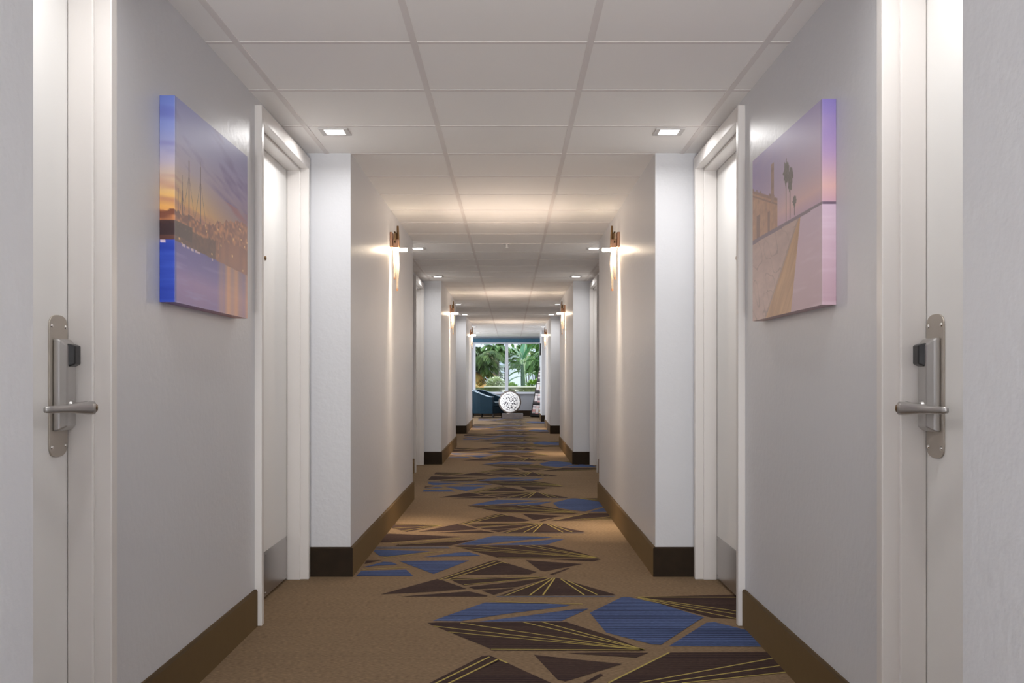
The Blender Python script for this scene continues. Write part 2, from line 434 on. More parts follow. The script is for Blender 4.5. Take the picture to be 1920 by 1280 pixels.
# ------------------------------------------------------------------ doors
def screw(mb, x, y, z, s, r=.0045):
    mb.tube([(x, y, z), (x-s*.003, y, z)], [r, r*.7], 10)
def make_door(n, s, d0, d1, lock_at, peep, label, kick=True):
    """d0..d1 outside of the frame along Y; lock_at: 'far' or 'near' edge"""
    o = XO[s]; fw = .04
    face = o+s*.0835; back = face+s*.045
    lip = o-s*.0305; stop0 = o+s*.0135
    y0, y1 = d0+fw+.004, d1-fw-.004
    top = HEAD_TOP-.065
    lf = MB(); lf.box(face, back, y0, y1, .012, top-.003)
    root = lf.build('door_%d' % n, M['door'], bevel=.0015)
    tag(root, label, 'door', kind='structure')
    fr = MB()
    for ya, yb, sg in ((d0, d0+fw, 1), (d1-fw, d1, -1)):
        fr.box(lip, o+s*.15, ya+.0005, yb-.0005, 0, HEAD_TOP-.0005)
        ys = yb if sg > 0 else ya
        fr.box(stop0, face-s*.0015, ys, ys+sg*.013, 0, top)
    fr.box(lip, o+s*.15, d0+fw, d1-fw, top, HEAD_TOP-.0005)
    fr.box(stop0, face-s*.0015, d0+fw, d1-fw, top-.013, top)
    f = fr.build('door_frame', M['trim'], root, bevel=.003)
    sh = MB(); sh.box(back+s*.002, o+s*.156, d0+fw, d1-fw, .001, top, 0)
    # kick plate
    if kick:
        kp = MB(); kp.box(face, face-s*.0025, y0+.02, y1-.012, .016, .232)
        k = kp.build('kick_plate', M['kick'], root)
        sc = MB()
        for yy in (y0+.04, (y0+y1)/2, y1-.03):
            for zz in (.032, .216): screw(sc, face-s*.0025, yy, zz, s, .004)
        sc.build('screw', M['steel'], k)
    # viewer
    if peep:
        pv = MB(); yc = (y0+y1)/2
        pv.tube([(face, yc, 1.64), (face-s*.006, yc, 1.64)], [.011, .009], 16)
        pv.build('door_viewer', M['brass'], root)
    # lockset on an escutcheon plate
    def lockset():
        if lock_at == 'far': ye, sg = y1-.012, -1     # sg: from the edge inward
        else: ye, sg = y0+.012, 1
        pw = .108
        ya, yb = ye, ye+sg*pw; yc = (ya+yb)/2
        pz0, pz1 = .857, 1.226
        pts = []
        hw = pw/2; ra = .032
        for k in range(13):
            t = PI*k/12; pts.append((yc+hw*math.copysign(abs(math.cos(t))**.8, math.cos(t)), pz1-ra+ra*abs(math.sin(t))**.8))
        for k in range(13):
            t = PI+PI*k/12; pts.append((yc+hw*math.copysign(abs(math.cos(t))**.8, math.cos(t)), pz0+ra-ra*abs(math.sin(t))**.8))
        pl = MB(); pl.prism(pts, 'x', face, face-s*.004)
        plate = pl.build('lock_plate', M['steel_plate'], root, bevel=.001)
        for (oy, oz) in ((-.040, 1.196), (.040, 1.196), (-.040, .884), (.040, .884)):
            sc = MB(); screw(sc, face-s*.004, yc+oy, oz, s, .006); sc.build('screw', M['chrome'], plate)
        # case: bevelled housing
        cw = .080; cy = ye+sg*.050; x0 = face-s*.004; x1 = face-s*.034; z0, z1 = .925, 1.164
        b = .020
        base = [(cy-cw/2, z0), (cy+cw/2, z0), (cy+cw/2, z1), (cy-cw/2, z1)]
        mid = base; mx = x0-s*.014
        topq = [(cy-cw/2+b, z0+.012), (cy+cw/2-b*.4, z0+.012), (cy+cw/2-b*.4, z1-.018), (cy-cw/2+b, z1-.018)]
        if sg > 0: topq = [(cy-cw/2+b*.4, z0+.012), (cy+cw/2-b, z0+.012), (cy+cw/2-b, z1-.018), (cy-cw/2+b*.4, z1-.018)]
        cs = MB()
        vs = [(x0, p[0], p[1]) for p in base]+[(mx, p[0], p[1]) for p in mid]+[(x1, p[0], p[1]) for p in topq]
        fs = [(0,1,2,3), (8,9,10,11)]
        for r_ in (0, 4):
            for q in range(4): fs.append((r_+q, r_+(q+1) % 4, r_+4+(q+1) % 4, r_+4+q))
        cs.add(vs, fs)
        case = cs.build('lock_case', M['steel'], root, bevel=.004)
        # card reader nose
        ry = cy-sg*.008; rw = .050
        cr = MB()
        q0 = [(ry-rw/2, 1.090), (ry+rw/2, 1.090), (ry+rw/2, 1.152), (ry-rw/2, 1.152)]
        q1 = [(ry-rw/2+.010, 1.098), (ry+rw/2-.004, 1.098), (ry+rw/2-.004, 1.146), (ry-rw/2+.010, 1.146)]
        if sg > 0: q1 = [(ry-rw/2+.004, 1.098), (ry+rw/2-.010, 1.098), (ry+rw/2-.010, 1.146), (ry-rw/2+.004, 1.146)]
        xa, xb = x1+s*.004, x1-s*.014
        cr.add([(xa, *p) for p in q0]+[(xb, *p) for p in q1],
               [(0,1,2,3), (4,5,6,7)]+[(q, (q+1) % 4, 4+(q+1) % 4, 4+q) for q in range(4)])
        cr.build('card_reader', M['black'], case, bevel=.003)
        tag(case.children[0], 'black card reader window')
        # lever: neck straight out, blade bending back along the door
        lz = .987; ly = cy-sg*.004
        lv = MB()
        lv.tube([(x1+s*.004, ly, lz), (x1-s*.006, ly, lz)], [.019, .016], 18)
        lv.tube([(x1-s*.004, ly, lz), (x1-s*.022, ly, lz), (x1-s*.040, ly, lz)], [.0115, .0115, .016], 16)
        # blade: flattened section swept
        path = []
        ends = [(x1-s*.052, ly-sg*.008, .0175, .012), (x1-s*.047, ly+sg*.006, .0175, .014), (x1-s*.038, ly+sg*.03, .0150, .013),
                (x1-s*.028, ly+sg*.065, .0120, .010), (x1-s*.019, ly+sg*.105, .0100, .008), (x1-s*.012, ly+sg*.158, .0090, .0065), (x1-s*.008, ly+sg*.172, .0070, .004)]
        nn = 16; rings = []
        for kk, (x, yy, hz, hx) in enumerate(ends):
            a = ends[max(kk-1, 0)]; c = ends[min(kk+1, len(ends)-1)]
            d = Vector((c[0]-a[0], c[1]-a[1], 0)).normalized(); nrm = Vector((-d.y, d.x, 0))
            ring = []
            for j in range(nn):
                t = 2*PI*j/nn
                ex = abs(math.cos(t))**.7*math.copysign(1, math.cos(t)); ez = abs(math.sin(t))**.7*math.copysign(1, math.sin(t))
                p = Vector((x, yy, lz-.003))+nrm*(hx*ex)+Vector((0, 0, hz*ez)); ring.append(p)
            rings.append(ring)
        vs = [p for r_ in rings for p in r_]; fs = []
        for kk in range(len(rings)-1):
            for j in range(nn): fs.append((kk*nn+j, kk*nn+(j+1) % nn, (kk+1)*nn+(j+1) % nn, (kk+1)*nn+j))
        fs += [tuple(range(nn)), tuple(range(len(vs)-1, len(vs)-nn-1, -1))]
        lv.add(vs, fs, 0, True)
        lever = lv.build('lever_handle', M['steel'], root)
        tag(lever, 'satin silver lever handle')
        cp = MB(); e = ends[0]
        cp.tube([(e[0]-s*.004, e[1]-sg*.004, lz-.003), (e[0]-s*.0085, e[1]-sg*.007, lz-.003)], [.0125, .009], 16)
        c = cp.build('keyhole_cap', M['brass'], lever); tag(c, 'brassy end cap of the lever')
    lockset()
    return root
nd = 0
for k, (a, b) in enumerate(SECTIONS):
    for s in (-1, 1):
        d = doors_in(*sections(s)[k], s)
        where = [['white door with silver keycard lock at the left edge, beside the harbour canvas', 'white door with kick plate between the harbour canvas and the first left sconce'],
                 ['white door just past the first left sconce, hidden behind the wall step', 'white door in pale frame between the first and second left sconces'],
                 ['white door just past the second left sconce, hidden behind the wall step', 'white door in pale frame between the second and third left sconces']][k] if s < 0 else \
                [['white door with silver keycard lock at the right edge, beside the palm canvas', 'white door with kick plate between the palm canvas and the first right sconce'],
                 ['white door just past the first right sconce, hidden behind the wall step', 'white door in pale frame between the first and second right sconces'],
                 ['white door just past the second right sconce, hidden behind the wall step', 'white door in pale frame between the second and third right sconces']][k]
        nd += 1; make_door(nd, s, d[0][0], d[0][1], 'far', False, where[0])
        nd += 1; make_door(nd, s, d[1][0], d[1][1], 'near', True, where[1])

# ------------------------------------------------------------------ downlights
WHITE = (1.0, 0.985, 0.97)
DL = 4.2
def downlight(x, y, label):
    root = empty('recessed_light', (x, y, CEIL))
    tag(root, label, 'ceiling light', 'square recessed downlights along the corridor ceiling')
    t = MB(); a, bx, by = .071, .046, .052
    t.box(-a, a, -a, -by, -.006, 0); t.box(-a, a, by, a, -.006, 0)
    t.box(-a, -bx, -by, by, -.006, 0); t.box(bx, a, -by, by, -.006, 0)
    t.build('light_trim', M['fixture'], root, bevel=.0015)
    l = MB(); l.box(-bx+.003, bx-.003, -by+.003, by-.003, -.005, -.0005); l.build('light_lens', M['lens'], root)
    lamp('downlight_lamp', 'AREA', (0, 0, -.009), (0, 0, -1), DL, WHITE, .085, .1, spread=math.radians(165), parent=root)
DLY = [(2.37, 'above the camera, before the first pictures'), (5.0, 'largest in view, before the first %s wall step'), (9.47, 'just past the first %s sconce'), (12.05, 'before the second %s wall step'),
       (16.6, 'just past the second %s sconce'), (19.25, 'before the third %s wall step'), (23.75, 'just past the third %s sconce'), (26.9, 'over the lobby end near the %s of the window')]
scn.cycles.diffuse_bounces = 8
for y, wh in DLY:
    for s in (-1, 1):
        if y > 26 and s > 0: continue
        w2 = wh % SIDE[s] if '%s' in wh else wh+', %s side' % SIDE[s]
        downlight(-.859 if s < 0 else .775, y, 'small white square ceiling downlight %s' % w2)
# sprinkler
sp = MB(); sp.tube([(0,0,0),(0,0,-.004)], [.035,.033], 20); sp.tube([(0,0,-.003),(0,0,-.03)], [.009,.007], 10); sp.tube([(0,0,-.03),(0,0,-.034)], [.016,.016], 14)
tag(sp.build('sprinkler_head', M['white'], loc=(-.033, 9.2, CEIL)), 'small white sprinkler head in the middle of the ceiling', 'sprinkler')

# ------------------------------------------------------------------ wall sconces
WARM = (1.0, 0.81, 0.65)
WARM2 = (1.0, 0.80, 0.58)
def sconce(s, y, label):
    x = XI[s]; q = -s                                  # q: direction into the corridor
    root = empty('wall_sconce', (x, y, 1.98))
    tag(root, label, 'wall lamp', 'brass wall sconces with glass rods')
    def X(a, b): return (q*a, q*b)
    p = MB(); p.box(*X(0, .018), -.055, .055, .018, .125); p.build('back_plate', M['copper'], root, bevel=.002)
    b = MB(); b.box(*X(.018, .060), -.028, .030, .018, .076); b.build('lamp_housing', M['copper'], root, bevel=.003)
    f = MB(); r = .0045
    for (y0, y1, z0, z1) in ((-.052, -.043, .05, .128), (.020, .029, .05, .128), (-.052, .029, .119, .128), (-.052, .029, .05, .058)):
        f.box(*X(.030, .040), y0, y1, z0, z1)
    f.build('bracket', M['brass'], root)
    rd = MB(); rd.tube([(q*.048, .024, .178), (q*.050, .018, .11), (q*.052, .010, .02)], [.0075, .010, .012], 10); rd.build('metal_rod', M['brass'], root)
    for (dx, dy, z1, w) in ((.046, .012, -.285, .011), (.030, -.014, -.205, .010), (.022, .028, -.125, .009)):
        g = MB(); n = 6
        g.tube([(q*dx, dy, .0), (q*(dx+.006), dy*.9, z1*.35), (q*dx, dy, z1*.75), (q*dx, dy, z1)], [w, w*1.15, w*.8, w*.55], n, smooth=False)
        go = g.build('glass_rod', M['crystal'], root)
        c = MB(); c.tube([(q*dx, dy, z1+.012), (q*dx, dy, z1-.004)], [w*.75, w*.6], 8); c.build('rod_tip', M['copper'], go)
    l = MB(); l.tube([(q*.020, 0, .004), (q*.118, 0, .004)], .0125, 12); l.build('led_bar', M['led'], root)
    # its light: down the wall and out into the corridor
    lamp('wash_lamp', 'AREA', (q*.052, -.008, -.014), (-q*.02, 0, -1), 3.0, WARM2, .10, .075, math.radians(42), root)
    gl_ = lamp('glow_lamp', 'SPOT', (q*.075, 0, -.30), (q, 0, -.22), 27.0, WARM, .016, parent=root)
    gl_.data.spot_size = math.radians(176); gl_.data.spot_blend = 1.0
SY = [7.32, 14.46, 21.7]
for s in (-1, 1):
    for y, nm in zip(SY, ('nearest', 'second', 'farthest')):
        sconce(s, y, '%s lit brass sconce with glass rods on the %s wall' % (nm, SIDE[s]))

# ------------------------------------------------------------------ canvas prints
def hsh(i, j=0):
    v = math.sin(i*127.1+j*311.7)*43758.5453; return v-math.floor(v)
def vn(x, y):
    i, j = math.floor(x), math.floor(y); fx, fy = x-i, y-j
    fx = fx*fx*(3-2*fx); fy = fy*fy*(3-2*fy)
    a = hsh(i, j)*(1-fx)+hsh(i+1, j)*fx; b = hsh(i, j+1)*(1-fx)+hsh(i+1, j+1)*fx
    return a*(1-fy)+b*fy
def fbm(x, y): return .5*vn(x, y)+.3*vn(2.1*x+5, 2.1*y+9)+.2*vn(4.3*x+1, 4.3*y+3)
def mixc(a, b, t):
    t = max(0., min(1., t)); return tuple(p+(q-p)*t for p, q in zip(a, b))
def grad(stops, t):
    for (t0, c0), (t1, c1) in zip(stops, stops[1:]):
        if t <= t1: return mixc(c0, c1, (t-t0)/(t1-t0) if t1 > t0 else 0)
    return stops[-1][1]
def harbour(u, v):
    # u 0 near edge .. 1 far edge (negative on the wrapped side), v 0 top .. 1 bottom
    sky = grad([(0, (140,148,204)), (.16, (166,170,212)), (.32, (196,184,198)), (.42, (222,192,156)), (.50, (244,194,112)), (.60, (232,156,92))], v)
    purple = grad([(0, (120,124,186)), (.2, (142,134,186)), (.4, (128,104,148)), (.6, (160,116,120))], v)
    c = mixc(sky, purple, max(0, u-.3)*1.3)
    n = fbm(u*2.4+v*1.0, v*12-u*2.2)
    c = mixc(c, (100,86,158) if v < .36 else (160,94,108), max(0, (n-.52))*3.0*(.6+.7*max(u, 0)))
    if u < .02: c = mixc(c, (70,104,206), .45*(1-v/.35) if v < .35 else 0)
    top = .535+.02*vn(u*26, 3.1)+.015*vn(u*70, 7)-.13*max(0., min(1., (u-.35)/.5))
    shore = .70+.035*max(0, u)
    if v > top and v < shore:
        h = (v-top)/(shore-top)
        g = vn(u*46, v*60)
        c = mixc((132,80,62), (232,158,100), max(0, g*1.5-.4)*(1-.5*h))
        c = mixc(c, (190,132,116), max(0, u-.2)*.6)
        if u > .55 and h > .50: c = mixc((142,92,78), (172,112,88), vn(u*18, v*9))
        if u < .5 and h > .45: c = mixc(c, (58,36,44), .6)
        if hsh(int(u*70), int(v*100)) > .985: c = (250,206,140)
    for (mu, mt, mb, wd) in ((.083, .36, .56, .004), (.16, .245, .57, .005), (.30, .235, .56, .005), (.035, .44, .56, .003)):
        if mt < v < mb and abs(u-mu) < wd*(.6+.8*(v-mt)/(mb-mt)): c = (92,72,74)
        if mt+.1 < v < mb and abs((u-mu)-(v-mt-.1)*.32) < .0022: c = mixc(c, (84,66,70), .6)
        if mt+.1 < v < mb and abs((u-mu)+(v-mt-.1)*.32) < .0022: c = mixc(c, (84,66,70), .6)
    if u < .2 and .60 < v < .675+.02*u: c = mixc(c, (52,34,40), .8)
    if v >= shore:
        h = (v-shore)/(1-shore)
        w = grad([(0, (82,84,176)), (.3, (104,98,184)), (.6, (150,122,188)), (1, (132,106,176))], h)
        st = fbm(u*4, v*46)
        w = mixc(w, (150,140,206), max(0, st-.55)*2.2)
        if u < .02: w = mixc((28,58,170), (60,90,200), st)
        rf = max(0, min(1, (u-.52)/.12))*(.35+.65*vn(u*16, 2))
        w = mixc(w, (250,180,112), rf*.9)
        rf2 = max(0, 1-abs(u-.28)/.1)*.35*vn(u*20, 5); w = mixc(w, (214,160,180), rf2*h*1.6)
        c = w
        if h < .04 and hsh(int(u*60), 4) > .6 and u < .5: c = (220,200,220)
    return c
def fortress(u, v):
    sky = grad([(0, (168,156,204)), (.15, (184,170,202)), (.32, (206,182,198)), (.43, (228,188,188)), (.50, (202,168,192))], v)
    c = mixc(sky, (138,120,184), max(0, u-.45)*1.2*(1-v*.6))
    if u < .02: c = mixc(c, grad([(0, (136,122,196)), (.25, (176,148,196)), (.42, (222,180,176)), (.5, (206,166,180))], v), .8)
    n = fbm(u*4, v*9); c = mixc(c, (196,170,196), max(0, n-.55)*.9)
    # palms
    for (pu, ct, cbm, tb, r) in ((.457, .15, .31, .50, .046), (.40, .21, .36, .495, .044), (.34, .385, .45, .49, .030)):
        if ct+.03 < v < tb and abs(u-pu) < .0055: c = (120,92,90)
        dy = (v-(ct+cbm)/2)/((cbm-ct)/2); dx = (u-pu)/r
        ang = math.atan2(dy, dx); rr = math.hypot(dx*(1.15 if dy > 0 else 1), dy)
        if rr < .62+.42*vn(ang*3.2+pu*40, 1) : c = mixc((74,70,66), (104,96,84), vn(u*160, v*120))
    # fort and watch tower
    if u > .585:
        ft = .335-.15*(u-.585)/.415
        if v > ft and v < .51+.03*(u-.585):
            c = mixc((176,128,96), (204,156,118), vn(u*30, v*50)); 
            if v < ft+.018: c = (150,110,92)
            if v < ft+.04 and v > ft+.03: c = (140,100,82)
            if abs(u-.9) < .03 and v > .36: c = (130,92,76)
            if abs(u-.72) < .018 and v > .38: c = (138,98,80)
            c = mixc(c, (140,104,90), .3*vn(u*80, v*14))
        if hsh(int(u*60), 9) > .72 and ft-.012 < v <= ft: c = (130,100,92)
    if abs(u-.66) < .022*(1+.6*max(0, v-.2)) and .115 < v < .34: c = mixc((140,108,98), (166,128,110), vn(v*40, u*9))
    # water, sea wall, walkway
    if v > .497:
        if v < .512+.012*u: c = (118,98,118)
        else:
            h = (v-.51)/.49
            edge = .26+.13*h; inner = .27+.50*h
            w = grad([(0, (214,190,210)), (.4, (206,178,194)), (1, (188,158,170))], h)
            w = mixc(w, (226,206,220), max(0, fbm(u*3, v*24)-.52)*1.4)
            if u < edge: c = w
            elif u < inner: c = mixc((168,120,74), (212,170,116), fbm(u*22-h*9, v*5)*1.2-.1)
            else:
                c = mixc((176,150,146), (208,180,170), fbm(u*9, v*26))
                if abs((u-inner)-.012) < .012: c = mixc(c, (146,116,100), .5)
                if abs(vn(u*14+3*h, v*10)-.5) < .02: c = mixc(c, (140,116,112), .6)
    return c
def canvas(s, d0, d1, z0, z1, th, fn, label, sat=1.0):
    xw = XO[s]-s*.001; xf = xw-s*th
    nu, nv, ns = 300, 220, 12
    vs = []; cs = []; fs = []
    def push(x, y, z, u, v):
        vs.append((x, y, z)); c = fn(u, v); cs.append(tuple(lin(tuple(min(255, max(0, t))/255 for t in c)))+(1.0,))
    cols = nu+1+ns
    L = d1-d0
    for j in range(nv+1):
        v = j/nv; z = z1+(z0-z1)*v
        for i in range(ns):                          # wrapped near side
            t = i/ns; push(xw+(xf-xw)*t, d0, z, -(1-t)*th/L-.0001, v)
        for i in range(nu+1):
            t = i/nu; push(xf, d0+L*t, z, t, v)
            cs[-1] = tuple(a+(b-a)*.13 for a, b in zip(cs[-1], lin((.93, .90, .92))+(1.0,)))  # pale glare haze mixed into the front colours; wrapped side stays saturated
    for j in range(nv):
        for i in range(cols-1):
            a = j*cols+i; fs.append((a, a+1, a+cols+1, a+cols))
    o = len(vs)
    # plain top, bottom, far and back sides
    for (y, z) in ((d0, z1), (d1, z1), (d1, z0), (d0, z0)):
        for x in (xf, xw):
            u = 0.02 if y == d0 else .98; push(x, y, z, u, 0.01 if z == z1 else .99)
    fs += [(o, o+2, o+3, o+1), (o+2, o+4, o+5, o+3), (o+4, o+6, o+7, o+5), (o+1, o+3, o+5, o+7)]
    me = bpy.data.meshes.new('canvas_print'); me.from_pydata(vs, [], fs)
    at = me.color_attributes.new('print', 'FLOAT_COLOR', 'POINT')
    at.data.foreach_set('color', [c for q in cs for c in q])
    me.materials.append(painted('canvas_ink_'+SIDE[s]))
    bm = bmesh.new(); bm.from_mesh(me); bmesh.ops.recalc_face_normals(bm, faces=bm.faces); bm.to_mesh(me); bm.free()
    ob = bpy.data.objects.new('canvas_print', me); COL.objects.link(ob)
    tag(ob, label, 'picture', 'canvas prints on the corridor walls')
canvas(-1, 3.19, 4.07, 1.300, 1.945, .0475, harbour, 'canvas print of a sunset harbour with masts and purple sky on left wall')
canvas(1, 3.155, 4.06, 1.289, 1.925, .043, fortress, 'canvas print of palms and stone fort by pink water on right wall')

# ------------------------------------------------------------------ lobby end wall and window
WX0, WX1, WZ0, WZ1 = -1.10, .85, .655, 2.10
wf = MB()
wf.box(-3.35, WX0, Y_FAR, Y_FAR+.15, 0, CEIL); wf.box(WX1, 2.45, Y_FAR, Y_FAR+.15, 0, CEIL)
wf.box(WX0, WX1, Y_FAR, Y_FAR+.15, 0, WZ0); wf.box(WX0, WX1, Y_FAR, Y_FAR+.15, WZ1, CEIL)
tag(wf.build('wall_far', M['sill_wall']), 'blue grey lobby wall under the far window', 'wall', kind='structure')
bf = MB(); bf.prism([(Y_FAR, 0), (Y_FAR-.013, 0), (Y_FAR-.013, .15), (Y_FAR-.008, .158), (Y_FAR, .158)], 'x', -3.25, 2.35)
tag(bf.build('baseboard_far', M['base']), 'dark baseboard below the far window', 'baseboard', kind='structure')
wr = empty('window_1', ((WX0+WX1)/2, Y_FAR+.07, WZ0))
tag(wr, 'wide white framed window onto the garden at the far end', 'window', kind='structure')
cx = (WX0+WX1)/2
fr = MB(); e = .001
fr.box(WX0-cx+e, WX0-cx+.10, -.04, .04, e, WZ1-WZ0-e); fr.box(WX1-cx-.018, WX1-cx-e, -.04, .04, e, WZ1-WZ0-e)
fr.box(WX0-cx+.1, WX1-cx-.018, -.04, .04, WZ1-WZ0-.04, WZ1-WZ0-e); fr.box(WX0-cx+.1, WX1-cx-.018, -.04, .04, e, .03)
fr.build('window_frame', M['winframe'], wr)
mu = MB(); mu.box(-.152-cx, -.061-cx, -.045, .045, .03, WZ1-WZ0-.04); mu.build('mullion', M['winframe'], wr)
for a, b in ((WX0+.1, -.152), (-.061, WX1-.018)):
    g = MB(); g.box(a-cx, b-cx, -.004, .004, .03, WZ1-WZ0-.04); g.build('glass_pane', M['glass'], wr)
si = MB(); si.box(WX0-cx-.03, WX1-cx+.03, -.17, -.072, -.03, -.001); si.build('window_sill', M['winframe'], wr)
bl = empty('window_valance', (cx, Y_FAR-.001, WZ1))
tag(bl, 'teal fabric valance above the far window', 'valance')
q = MB(); q.box(WX0-cx-.02, WX1-cx+.02, -.09, 0, 0, .115); q.build('valance_board', M['teal_blind'], bl, bevel=.006)
q = MB(); q.tube([(WX0-cx, -.045, -.012), (WX1-cx, -.045, -.012)], .012, 10); q.build('blind_roller', M['winframe'], bl)

w3 = empty('added_window_3', (-3.3, 26.2, .6)); tag(w3, 'white framed window added in the left lobby wall for fill light, out of view', 'window', kind='structure')  # unseen window, added to carry the lobby fill light
q = MB(); q.box(-.04, .04, -2.199, -2.12, e, 1.499); q.box(-.04, .04, 2.12, 2.199, e, 1.499); q.box(-.04, .04, -2.12, 2.12, e, .05); q.box(-.04, .04, -2.12, 2.12, 1.44, 1.499); q.box(-.04, .04, -.04, .04, .05, 1.44)
q.build('window_frame', M['winframe'], w3)
q = MB(); q.box(-.003, .003, -2.12, 2.12, .05, 1.44); q.build('glass_pane', M['glass'], w3)
lamp('added_fill_lamp', 'AREA', (-3.24, 26.2, 1.35), (1, 0, .1), 100, (0.93, 0.96, 1.0), 4.1, 1.35)  # added fill from the left that brightens the lobby

# back wall of the corridor, behind the viewpoint, with an unseen window added for fill light
wb = MB()
bw0, bw1, bz0, bz1 = -.80, .72, .25, 2.05
wb.box(-1.3, bw0, Y_BACK-.12, Y_BACK, 0, CEIL); wb.box(bw1, 1.3, Y_BACK-.12, Y_BACK, 0, CEIL)
wb.box(bw0, bw1, Y_BACK-.12, Y_BACK, 0, bz0); wb.box(bw0, bw1, Y_BACK-.12, Y_BACK, bz1, CEIL)
tag(wb.build('wall_back', M['wall']), 'grey end wall behind the viewpoint', 'wall', kind='structure')
w2 = empty('added_window_2', ((bw0+bw1)/2, Y_BACK-.06, bz0)); tag(w2, 'window added in the end wall behind the viewpoint for fill light', 'window', kind='structure')
hw = (bw1-bw0)/2; hh = bz1-bz0
q = MB(); q.box(-hw+e, -hw+.05, -.03, .03, e, hh-e); q.box(hw-.05, hw-e, -.03, .03, e, hh-e); q.box(-hw+.05, hw-.05, -.03, .03, hh-.05, hh-e); q.box(-hw+.05, hw-.05, -.03, .03, e, .05)
q.build('window_frame', M['winframe'], w2)
q = MB(); q.box(-hw+.05, hw-.05, -.003, .003, .05, hh-.05); q.build('glass_pane', M['glass'], w2)
lamp('added_fill_lamp', 'AREA', ((bw0+bw1)/2, Y_BACK+.02, (bz0+bz1)/2), (0, 1, .45), 24, (0.95, 0.97, 1.0), bw1-bw0-.1, hh-.1)  # added cool fill from behind the camera, set in the assumed window

lamp('added_upfill_lamp', 'AREA', ((bw0+bw1)/2, Y_BACK+.25, bz0-.05), (0, 1, .85), 130, (1.0, 0.98, 0.96), .9, .4, math.radians(110))  # added fill aimed upward to brighten the ceiling near the camera

# ------------------------------------------------------------------ armchair
def armchair():
    root = empty('armchair', (-.66, 27.95, 0), math.radians(-112+90+0))
    tag(root, 'teal tub armchair with pale piping under the far window', 'armchair')
    # local: faces +X, width along Y
    W, D, T = .36, .36, .085
    path = []     # U-shaped centre line: front of one arm, round the back, front of other arm
    for k in range(6): path.append((.36-.36*k/5*1.0, -W))
    for k in range(1, 16):
        t = -PI/2-PI*k/16; path.append((.36*math.cos(t)*1.05, W*math.sin(t)))
    for k in range(6): path.append((.36*k/5, W))
    n = len(path)
    def ht(i):
        x = path[i][0]; t = max(0, min(1, (.36-x)/.72)); return .575+.19*(t*t*(3-2*t))
    sh = MB(); vs = []; fs = []
    for i, (x, y) in enumerate(path):
        a = Vector(path[max(i-1, 0)]); b = Vector(path[min(i+1, n-1)]); d = (b-a).normalized(); nr = Vector((d.y, -d.x))
        if nr.dot(Vector((x-.1, y))) < 0: nr = -nr
        h = ht(i)
        for (off, z) in ((.5, .12), (.62, .3), (.78, h-.02), (.6, h), (-.1, h), (-.4, h-.03), (-.4, .12)):
            vs.append((x+nr.x*T*off, y+nr.y*T*off, z))
    m = 7
    for i in range(n-1):
        for j in range(m): fs.append((i*m+j, i*m+(j+1) % m, (i+1)*m+(j+1) % m, (i+1)*m+j))
    fs += [tuple(range(m)), tuple(range(n*m-1, n*m-m-1, -1))]
    sh.add(vs, fs, 0, False)
    so = sh.build('backrest', M['teal'], root, bevel=.004)
    for off in (.72, -.38):
        pts = []
        for i, (x, y) in enumerate(path):
            a = Vector(path[max(i-1, 0)]); b = Vector(path[min(i+1, n-1)]); d = (b-a).normalized(); nr = Vector((d.y, -d.x))
            if nr.dot(Vector((x-.1, y))) < 0: nr = -nr
            pts.append((x+nr.x*T*off, y+nr.y*T*off, ht(i)-.004))
        q = MB(); q.tube(pts, .008, 6); q.build('piping', M['piping'], so)
    q = MB(); q.box(-.28, .36, -W+.04, W-.04, .12, .30); q.build('seat_base', M['teal'], root, bevel=.01)
    q = MB(); q.box(-.27, .39, -W+.045, W-.045, .302, .44); c = q.build('seat_cushion', M['teal'], root, bevel=.035)
    q = MB(); q.tube([(.385, -W+.06, .43), (.385, W-.06, .43)], .009, 6); q.build('piping', M['piping'], c)
    for x in (-.26, .33):
        for y in (-.30, .30):
            q = MB(); q.tube([(x, y, .125), (x*1.03, y*1.03, 0)], [.032, .024], 8); q.build('leg', M['darkwood'], root)
    return root
arm = armchair(); arm.rotation_euler = (0, 0, math.radians(-22))

# ------------------------------------------------------------------ globe lamp on its plinth
pl = MB(); pl.box(-.28, .28, -.20, .20, 0, .13); 
tag(pl.build('low_plinth', M['greywood'], loc=(.06, 27.35, 0), bevel=.006), 'low grey plinth under the round lace lamp', 'plinth')
gl = empty('globe_lamp', (-.012, 27.35, .13)); tag(gl, 'round white lace globe lamp in grey hoop beside the teal armchair', 'lamp')
GR = .262; gz = .312
q = MB(); q.sphere((0, 0, gz), GR-.014, 32, 20); q.build('globe', M['globe'], gl)
bm = bmesh.new(); bmesh.ops.create_icosphere(bm, subdivisions=3, radius=GR)
rng = random.Random(3)
for v in bm.verts:
    v.co += Vector((rng.uniform(-1, 1), rng.uniform(-1, 1), rng.uniform(-1, 1)))*.030
    v.co = v.co.normalized()*GR; v.co.z += gz
bmesh.ops.wireframe(bm, faces=list(bm.faces), thickness=.0155, offset=0, use_replace=True, use_even_offset=True)
me = bpy.data.meshes.new('lace_shell'); bm.to_mesh(me); bm.free(); me.materials.append(M['lace'])
o = bpy.data.objects.new('lace_shell', me); COL.objects.link(o); o.parent = gl
q = MB(); ring = [((GR+.022)*math.cos(2*PI*k/40), .0, gz+(GR+.022)*math.sin(2*PI*k/40)) for k in range(41)]
q.tube(ring, .020, 8, caps=False); q.build('hoop', M['hoop'], gl)
q = MB(); q.tube([(0, 0, 0), (0, 0, .012), (0, 0, .03)], [.09, .09, .03], 20); q.build('lamp_base', M['hoop'], gl)

